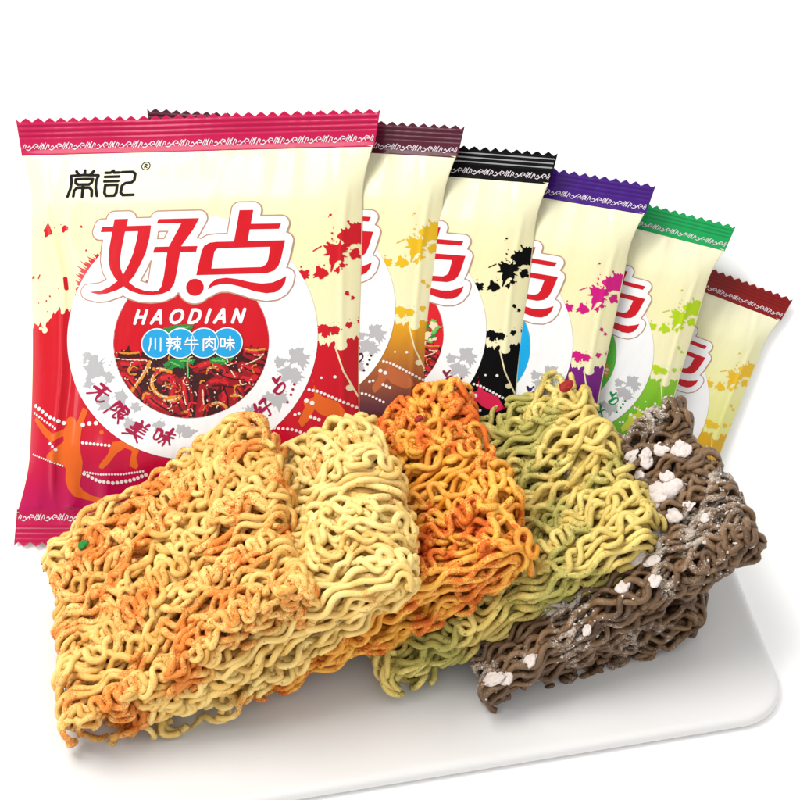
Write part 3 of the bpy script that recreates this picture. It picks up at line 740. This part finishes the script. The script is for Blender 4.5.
def noodle_cake(L, V, t, seed, rad=4.1, omega=1.15, lam=46, extra=26, pitch=7.6, powder=None, shells=None, sides=7):
    g = np.random.default_rng(seed)
    warpw = fbm(6, 1 / 60, 1 / 22, g); warpv = fbm(5, 1 / 70, 1 / 30, g); omf = fbm(5, 1 / 50, 1 / 18, g); phf = fbm(5, 1 / 90, 1 / 35, g)
    endf = fbm(4, 1 / 50, 1 / 14, g)
    AV, AF, AP, AC = [], [], [], []; n0 = 0
    def strand(v0, r0, s0, s1, om, lm, ph, over=0.0, endj=0.0):
        nonlocal n0
        Rr = max(r0, 2.0); Ls = L + endj
        flat = Ls - 2 * (t / 2 - 4)
        arc = PI * Rr; per = 2 * flat + 2 * arc
        ds = 2.5; npts = int((s1 - s0) * per / ds * 1.9) + 8
        k = np.arange(npts)
        pth = k * ds
        omv = om * (1 + .38 * omf(pth * .55 + seed, np.full(npts, v0 * 1.7)))
        omv = np.clip(omv, .25, 1.75)
        wob = .55 * np.sin(pth * 2 * PI / (lm * 2.7) + ph * 1.7)
        phi = omv * np.sin(pth * 2 * PI / lm + ph + wob + .2 * g.standard_normal())
        s = s0 * per + np.cumsum(np.cos(phi) * ds); lat = np.cumsum(np.sin(phi) * ds)
        lat = lat - np.convolve(np.pad(lat, 40, mode='edge'), np.ones(81) / 81, 'valid')[:npts] * .85
        m = s < s1 * per
        last = np.argmax(~m) if (~m).any() else npts
        if last < 6: return
        s, lat, pth = s[:last], lat[:last], pth[:last]
        # stadium profile: top going right, fold, bottom going left, fold
        sm = s % per
        cu = t / 2 - 4
        u = np.empty(last); w = np.empty(last); nu = np.empty(last); nw = np.empty(last)
        a = sm < flat; u[a] = cu + sm[a]; w[a] = Rr; nu[a] = 0; nw[a] = 1
        b = (sm >= flat) & (sm < flat + arc); th = (sm[b] - flat) / Rr; u[b] = cu + flat + Rr * np.sin(th); w[b] = Rr * np.cos(th); nu[b] = np.sin(th); nw[b] = np.cos(th)
        c = (sm >= flat + arc) & (sm < 2 * flat + arc); u[c] = cu + flat - (sm[c] - flat - arc); w[c] = -Rr; nu[c] = 0; nw[c] = -1
        d = sm >= 2 * flat + arc; th = (sm[d] - 2 * flat - arc) / Rr; u[d] = cu - Rr * np.sin(th); w[d] = -Rr * np.cos(th); nu[d] = -np.sin(th); nw[d] = -np.cos(th)
        v = v0 + lat
        # keep the side walls roughly flat
        lo, hi = 2.0, V - 2.0
        v = np.where(v < lo, lo + (v - lo) * .35, v); v = np.where(v > hi, hi + (v - hi) * .35, v)
        dw = 3.8 * warpw(u, v) + over + 3.2 * np.sin(pth * 2 * PI / (lm * .73) + ph * 2.3) + g.normal(0, 1.2)
        u = u + nu * dw; w = w + nw * dw
        v = v + 3.2 * warpv(u, w * .6)
        P = np.stack([u, v, w], 1); ref = np.stack([nu, np.zeros(last), nw], 1)
        rr = rad * g.uniform(.88, 1.1) * (1 + .07 * np.sin(pth * .09 + ph))
        TV = tube(P, ref, rr, sides)
        idx = n0 + np.arange(last * sides).reshape(last, sides)
        nx = np.roll(idx, -1, 1)
        AV.append(TV); AF.append(np.stack([idx[:-1], nx[:-1], nx[1:], idx[1:]], -1).reshape(-1, 4))
        AC.append(idx[0, ::-1]); AC.append(idx[-1])
        AP.append(np.repeat(g.uniform(0, 1), last * sides)); n0 += last * sides
    R0 = t / 2 - 4
    for sh, (r0, dens, a, b) in enumerate(shells or [(R0, 1.0, -.06, .90), (R0 - 7.5, 1.05, -.05, .9), (R0 - 14.5, 1.2, 0, .85), (max(R0 - 21, 2), 1.6, 0, .48)]):
        v0 = 3 + g.uniform(0, 3)
        ph = g.uniform(0, 6.28)
        while v0 < V - 2:
            ph += g.normal(.12, .27)
            strand(v0, r0, a + g.uniform(-.02, .02), b + g.uniform(-.05, .04), omega * g.uniform(.8, 1.15), lam * g.uniform(.9, 1.12), ph, 0, 5 * endf(v0, sh * 50.0))
            v0 += pitch * dens * g.uniform(.75, 1.25)
    for _ in range(extra):                             # loose curls lying on the outside
        s0 = g.uniform(-.02, .5)
        strand(g.uniform(6, V - 6), R0, s0, s0 + g.uniform(.05, .16), omega * g.uniform(1.1, 1.5), lam * g.uniform(.8, 1.2), g.uniform(0, 6.28), g.uniform(1.5, 5.0))
    Vv = np.concatenate(AV); Ff = np.concatenate([f for f in AF if len(f)]); tone = np.concatenate(AP)
    pw = powder(Vv[:, 0], Vv[:, 1], Vv[:, 2]) if powder else np.zeros(len(Vv))
    return Vv, [(Ff, 0), (np.array(AC), 0)], tone, pw
NG = 0.80
def noodle_mat(name, c0, c1, pc, pc2, warm, spec=.4, grain=2600, amount=.8):
    def ng(c, k=NG):
        q = lin(c); return (q[0] * k, q[1] * k * (.55 + .45 * warm) ** .35, q[2] * k * warm, 1)
    m, nt, b = new_mat(name)
    L = nt.links.new
    tc = N(nt, 'ShaderNodeTexCoord'); at1 = N(nt, 'ShaderNodeAttribute'); at1.attribute_name = 'tone'
    atp = N(nt, 'ShaderNodeAttribute'); atp.attribute_name = 'powder'
    n1 = N(nt, 'ShaderNodeTexNoise'); n1.inputs['Scale'].default_value = 160; n1.inputs['Detail'].default_value = 4; L(tc.outputs['Object'], n1.inputs['Vector'])
    ad = N(nt, 'ShaderNodeMath', operation='MULTIPLY_ADD'); L(at1.outputs['Fac'], ad.inputs[0]); ad.inputs[1].default_value = .45; L(n1.outputs['Fac'], ad.inputs[2])
    mr = N(nt, 'ShaderNodeMapRange'); mr.inputs['From Min'].default_value = .45; mr.inputs['From Max'].default_value = .95; L(ad.outputs[0], mr.inputs['Value'])
    mx = N(nt, 'ShaderNodeMixRGB'); mx.inputs[1].default_value = ng(c0); mx.inputs[2].default_value = ng(c1); L(mr.outputs[0], mx.inputs[0])
    n2 = N(nt, 'ShaderNodeTexNoise'); n2.inputs['Scale'].default_value = grain; n2.inputs['Detail'].default_value = 2; L(tc.outputs['Object'], n2.inputs['Vector'])
    n3 = N(nt, 'ShaderNodeTexNoise'); n3.inputs['Scale'].default_value = 420; n3.inputs['Detail'].default_value = 3; L(tc.outputs['Object'], n3.inputs['Vector'])
    s0 = N(nt, 'ShaderNodeMath', operation='MULTIPLY'); L(n2.outputs['Fac'], s0.inputs[0]); s0.inputs[1].default_value = 1.7
    s1 = N(nt, 'ShaderNodeMath', operation='MULTIPLY_ADD'); L(n3.outputs['Fac'], s1.inputs[0]); s1.inputs[1].default_value = 1.5; L(s0.outputs[0], s1.inputs[2])
    s2 = N(nt, 'ShaderNodeMath', operation='ADD'); L(s1.outputs[0], s2.inputs[0]); L(atp.outputs['Fac'], s2.inputs[1])
    m2 = N(nt, 'ShaderNodeMapRange'); m2.inputs['From Min'].default_value = 1.68; m2.inputs['From Max'].default_value = 2.0; L(s2.outputs[0], m2.inputs['Value'])
    am = N(nt, 'ShaderNodeMath', operation='MULTIPLY'); L(m2.outputs[0], am.inputs[0]); am.inputs[1].default_value = amount
    pm = N(nt, 'ShaderNodeMixRGB'); pm.inputs[1].default_value = ng(pc); pm.inputs[2].default_value = ng(pc2); L(n2.outputs['Fac'], pm.inputs[0])
    fx = N(nt, 'ShaderNodeMixRGB'); L(am.outputs[0], fx.inputs[0]); L(mx.outputs[0], fx.inputs[1]); L(pm.outputs[0], fx.inputs[2])
    # dark pepper specks
    vo = N(nt, 'ShaderNodeTexVoronoi'); vo.inputs['Scale'].default_value = 420; L(tc.outputs['Object'], vo.inputs['Vector'])
    lt = N(nt, 'ShaderNodeMath', operation='LESS_THAN'); L(vo.outputs['Distance'], lt.inputs[0]); lt.inputs[1].default_value = .13
    sp = N(nt, 'ShaderNodeMixRGB', blend_type='MULTIPLY'); sp.inputs[2].default_value = (.35, .26, .2, 1); L(fx.outputs[0], sp.inputs[1])
    sf = N(nt, 'ShaderNodeMath', operation='MULTIPLY'); L(lt.outputs[0], sf.inputs[0]); sf.inputs[1].default_value = .7; L(sf.outputs[0], sp.inputs[0])
    L(sp.outputs[0], b.inputs['Base Color'])
    rm = N(nt, 'ShaderNodeMapRange'); rm.inputs['To Min'].default_value = .3; rm.inputs['To Max'].default_value = .85; L(am.outputs[0], rm.inputs['Value']); L(rm.outputs[0], b.inputs['Roughness'])
    b.inputs['Specular IOR Level'].default_value = spec
    bp = N(nt, 'ShaderNodeBump'); bp.inputs['Strength'].default_value = .5; bp.inputs['Distance'].default_value = .0004
    L(s1.outputs[0], bp.inputs['Height']); L(bp.outputs[0], b.inputs['Normal'])
    return m

def grains(Vv, weight, n, size, seed, squash=1.0):
    """tiny irregular crumbs sitting on the strands"""
    g = np.random.default_rng(seed)
    p = np.clip(weight, 0, None); p = p / p.sum()
    ids = g.choice(len(Vv), n, p=p)
    base = np.array([(1, 0, 0), (-1, 0, 0), (0, 1, 0), (0, -1, 0), (0, 0, 1), (0, 0, -1)], float)
    tri = np.array([(0, 2, 4), (2, 1, 4), (1, 3, 4), (3, 0, 4), (2, 0, 5), (1, 2, 5), (3, 1, 5), (0, 3, 5)])
    ang = g.uniform(0, 6.28, (n, 1)); c, s = np.cos(ang), np.sin(ang)
    sc = g.lognormal(0, .35, (n, 1, 1)) * size * g.uniform(.6, 1.2, (n, 6, 1))
    b = base[None] * sc
    x = b[..., 0] * c - b[..., 1] * s; y = b[..., 0] * s + b[..., 1] * c; z = b[..., 2] * .7
    y2 = y * c - z * s; z2 = y * s + z * c
    out = np.stack([x, y2, z2], -1) + Vv[ids][:, None, :]
    return out.reshape(-1, 3), (tri[None] + (np.arange(n) * 6)[:, None, None]).reshape(-1, 3)
def plain(name, c, rough=.8, c2=None, scale=500):
    m, nt, b = new_mat(name); b.inputs['Roughness'].default_value = rough; b.inputs['Specular IOR Level'].default_value = .2
    tc = N(nt, 'ShaderNodeTexCoord'); no = N(nt, 'ShaderNodeTexNoise'); no.inputs['Scale'].default_value = scale; nt.links.new(tc.outputs['Object'], no.inputs['Vector'])
    mx = N(nt, 'ShaderNodeMixRGB'); mx.inputs[1].default_value = lin(c); mx.inputs[2].default_value = lin(c2 or tuple(int(q * .8) for q in c)); nt.links.new(no.outputs['Fac'], mx.inputs[0])
    nt.links.new(mx.outputs[0], b.inputs['Base Color'])
    bp = N(nt, 'ShaderNodeBump'); bp.inputs['Strength'].default_value = .6; bp.inputs['Distance'].default_value = .0008; nt.links.new(no.outputs['Fac'], bp.inputs['Height']); nt.links.new(bp.outputs[0], b.inputs['Normal'])
    return m
def lump(g, size, squash=.6, seed=0):
    """irregular clump: noisy sphere"""
    n, k = 18, 24; f0 = fbm(7, 1.6, 4.5, np.random.default_rng(seed)); f1 = fbm(8, 6, 12, np.random.default_rng(seed + 1)); f = lambda a, b: f0(a, b) + .45 * f1(a, b); P = []
    for i in range(n + 1):
        for j in range(k):
            th = PI * i / n; ph = 2 * PI * j / k
            d = np.array([math.sin(th) * math.cos(ph), math.sin(th) * math.sin(ph), math.cos(th)])
            r = size * (1 + .2 * f(d[0] + d[2] * .7, d[1] - d[2] * .5))
            P.append(d * r * np.array([1, .8, squash]))
    idx = np.arange((n + 1) * k).reshape(n + 1, k); nx = np.roll(idx, -1, 1)
    return np.array(P), np.stack([idx[:-1], idx[1:], nx[1:], nx[:-1]], -1).reshape(-1, 4)

def blot(seed, th, sh, k0=1 / 40, k1=1 / 12, bias=lambda u, v, w: 0):
    f = fbm(9, k0, k1, np.random.default_rng(seed))
    return lambda u, v, w: np.clip((f(u, v + w * .5) - th) * sh + .22 * f(v * 3.1 + 40, u * 2.9) + bias(u, v, w), -.55, .7)

CAKES = [
 # corner, L, V, t, tilt, yaw, seed, noodle args, colours
 dict(c=(110, 752), L=246, V=216, t=50, tilt=32, yaw=15, seed=3, kw=dict(rad=3.1, omega=1.12, lam=46, extra=60, pitch=7.4, powder=blot(1, .0, .17, bias=lambda u, v, w: .04)),
      mat=((230, 176, 92), (252, 214, 138), (240, 138, 22), (214, 88, 4), .74), pw=(9000, .8, (206, 96, 14)), label='frontmost golden noodle cake dusted with orange seasoning, at the left end of the row'),
 dict(c=(184, 738), L=268, V=204, t=46, tilt=32, yaw=12.5, seed=8, kw=dict(rad=3.25, omega=1.08, lam=48, extra=44, pitch=7.8, powder=blot(2, 1.6, .4)),
      mat=((236, 196, 116), (255, 230, 164), (226, 150, 60), (206, 120, 40), .74), pw=(900, .6, (200, 130, 50)), label='plain pale yellow noodle cake without powder, second from the left'),
 dict(c=(281, 711), L=272, V=212, t=46, tilt=26, yaw=16, seed=15, kw=dict(rad=3.0, omega=.95, lam=48, extra=44, pitch=7.4, powder=blot(3, -.3, .24, bias=lambda u, v, w: .22 * np.exp(-((u - 150) / 60) ** 2))),
      mat=((240, 160, 56), (255, 200, 100), (240, 104, 10), (206, 58, 2), .58), pw=(9000, .8, (200, 62, 6)), label='bright orange noodle cake heavily dusted with red-orange chilli powder, in the middle of the row'),
 dict(c=(413, 698), L=272, V=212, t=46, tilt=24, yaw=18.5, seed=23, kw=dict(rad=2.95, omega=.88, lam=50, extra=44, pitch=7.2, powder=blot(4, -.2, .3, bias=lambda u, v, w: -.15 * smooth(180, 270, u))),
      mat=((216, 190, 106), (242, 220, 138), (150, 152, 74), (182, 178, 104), .8), pw=(12000, .75, (140, 142, 70)), label='yellow-green noodle cake dusted with fine green powder, between the orange and the brown one'),
 dict(c=(508, 709), L=274, V=176, t=44, tilt=26, yaw=18.5, seed=31, kw=dict(rad=2.85, omega=.9, lam=44, extra=44, pitch=7.0, powder=blot(5, .3, .3, bias=lambda u, v, w: -.16 + .16 * np.exp(-((u - 215) / 45) ** 2) * (w > 6))),
      mat=((84, 58, 36), (132, 100, 68), (226, 214, 200), (190, 178, 164), 1.0), pw=(3600, 1.25, (222, 214, 206)), label='dark brown noodle cake strewn with white powder clumps, at the right end of the row'),
]
GREENM = plain('green_flake', (20, 120, 40), .5); REDM = plain('red_flake', (150, 20, 14), .5); WHITEM = plain('white_powder', (216, 206, 200), .95, (176, 164, 158), 900)
for k, C in enumerate(CAKES):
    th, ya = math.radians(C['tilt']), math.radians(C['yaw'])
    u = Vector((math.cos(ya) * math.cos(th), math.sin(ya) * math.cos(th), math.sin(th))); v = Vector((-math.sin(ya), math.cos(ya), 0)); w = u.cross(v)
    L, V, t = C['L'], C['V'], C['t']
    foot = at(C['c'][0], C['c'][1], (0, 0, TZ), Z)            # lowest front corner, standing on the tray
    org = foot - u * (t * .25 * S) + w * (t / 2 * .93 * S)    # local origin: left end, middle of thickness, front side
    root = empty('noodle_cake')
    M4 = Matrix((u, v, w)).transposed().to_4x4(); M4.translation = org
    root.matrix_world = M4
    tag(root, C['label'], 'noodle cake', 'fried noodle cakes leaning in a row')
    Vv, Ff, tone, pw = noodle_cake(L, V, t, C['seed'], **C['kw'])
    m = noodle_mat('noodle_%d' % k, *C['mat'])
    mesh_obj('noodle_strands', Vv * S, Ff, [m], root, attrs={'tone': tone, 'powder': pw})
    g = np.random.default_rng(60 + k)
    top = (Vv[:, 2] > -t * .2).astype(float)
    wgt = np.clip(pw + .5, .02, None) ** 2 * top
    n, sz, pc = C['pw']
    gv, gf = grains(Vv, wgt, n, sz, 70 + k)
    o = mesh_obj('seasoning_powder', gv * S, [(gf, 0)], [plain('powder_%d' % k, pc)], root, smooth_shade=False)
    tag(o, kind='stuff')
    if k == 4:
        # folded-under lower layer that carries the overhanging end
        lv, lf, lt_, lp = noodle_cake(175, 130, 46, 44, rad=2.85, omega=.95, lam=42, extra=18, pitch=7.0, powder=C['kw']['powder'])
        a = math.radians(-17); cs, sn = math.cos(a), math.sin(a)
        lv2 = lv.copy(); lv2[:, 0] = 34 + lv[:, 0] * cs - lv[:, 2] * sn; lv2[:, 2] = -26 + lv[:, 0] * sn + lv[:, 2] * cs; lv2[:, 1] += 10
        mesh_obj('lower_layer', lv2 * S, lf, [m], root, attrs={'tone': lt_, 'powder': lp})
        spots = [(round(q[0] * .9), q[1], q[2]) for q in [(252, 90, 16), (226, 72, 14), (240, 80, 10), (250, 130, 10), (268, 128, 8), (196, 40, 9), (205, 30, 8), (180, 52, 6), (282, 118, 11), (236, 112, 6), (262, 60, 6), (238, 140, 8), (215, 100, 6), (270, 40, 5), (170, 20, 7), (60, 6, 8), (20, 6, 10), (30, 2, 8), (120, 3, 6), (200, 12, 7), (232, 84, 11), (258, 96, 7), (246, 60, 9), (222, 128, 8), (186, 84, 8), (150, 70, 5), (120, 90, 6), (190, 90, 5), (210, 140, 6), (160, 120, 5)]]
        for q, (su, sv, ss) in enumerate(spots):
            near = (np.abs(Vv[:, 0] - su) < 6) & (np.abs(Vv[:, 1] - sv) < 6)
            zz = Vv[near, 2].max() if near.any() else t / 2
            P, fc = lump(g, ss * .9, .32, 200 + q)
            an = g.uniform(0, 6.28); P = P @ np.array([[math.cos(an), math.sin(an), 0], [-math.sin(an), math.cos(an), 0], [0, 0, 1]])
            mesh_obj('powder_clump', (P + np.array([su, sv, zz - 2.2])) * S, [(fc, 0)], [WHITEM], root)
        # puffed grains
        P0, f0 = lump(g, 1, .8, 9)
        cw = top * (Vv[:, 2] > t * .2) * np.exp(-((Vv[:, 0] - 225) / 60) ** 2) + .12 * top
        for q in range(170):
            i = g.choice(len(Vv), p=cw / cw.sum()); ln = g.uniform(1.1, 3.2)
            P = P0 * np.array([ln, ln * .55, ln * .55]); an = g.uniform(0, 6.28); P = P @ np.array([[math.cos(an), math.sin(an), 0], [-math.sin(an), math.cos(an), 0], [0, 0, 1]])
            mesh_obj('puffed_grain', (P + Vv[i]) * S, [(f0, 0)], [WHITEM], root)
    fl = {0: [(60, 176, GREENM, 5)], 2: [(232, 176, REDM, 4)], 3: [(262, 184, REDM, 6)]}.get(k, [])
    for su, sv, mm, ss in fl:
        near = (np.abs(Vv[:, 0] - su) < 6) & (np.abs(Vv[:, 1] - sv) < 6); zz = Vv[near, 2].max() if near.any() else t / 2
        P, fc = lump(g, ss, .3, 300 + k)
        mesh_obj('vegetable_flake', (P + np.array([su, sv, zz + .5])) * S, [(fc, 0)], [mm], root)

# ------------------------------------------------------------------ light
w = bpy.data.worlds.new('World'); scene.world = w; w.use_nodes = True
bg = w.node_tree.nodes['Background']; bg.inputs[0].default_value = (1, 0.995, 0.985, 1); bg.inputs[1].default_value = 1.03
def area(name, loc, tgt, size, power, c=(1, 1, 1)):
    d = bpy.data.lights.new(name, 'AREA'); d.shape = 'SQUARE'; d.size = size; d.energy = power; d.color = c
    o = bpy.data.objects.new(name, d); col.objects.link(o); o.location = loc
    o.rotation_euler = (Vector(tgt) - Vector(loc)).to_track_quat('-Z', 'Y').to_euler()
area('softbox', (-0.45, 0.05, 0.95), (0, 0, 0), 0.55, 10.5, (1, .98, .95))
area('strip_softbox', (-0.62, -0.34, 0.52), (-0.05, 0.1, 0.05), 0.16, 0.9)
scene.view_settings.view_transform = 'Standard'; scene.view_settings.look = 'None'
scene.view_settings.exposure = 0; scene.view_settings.gamma = 1
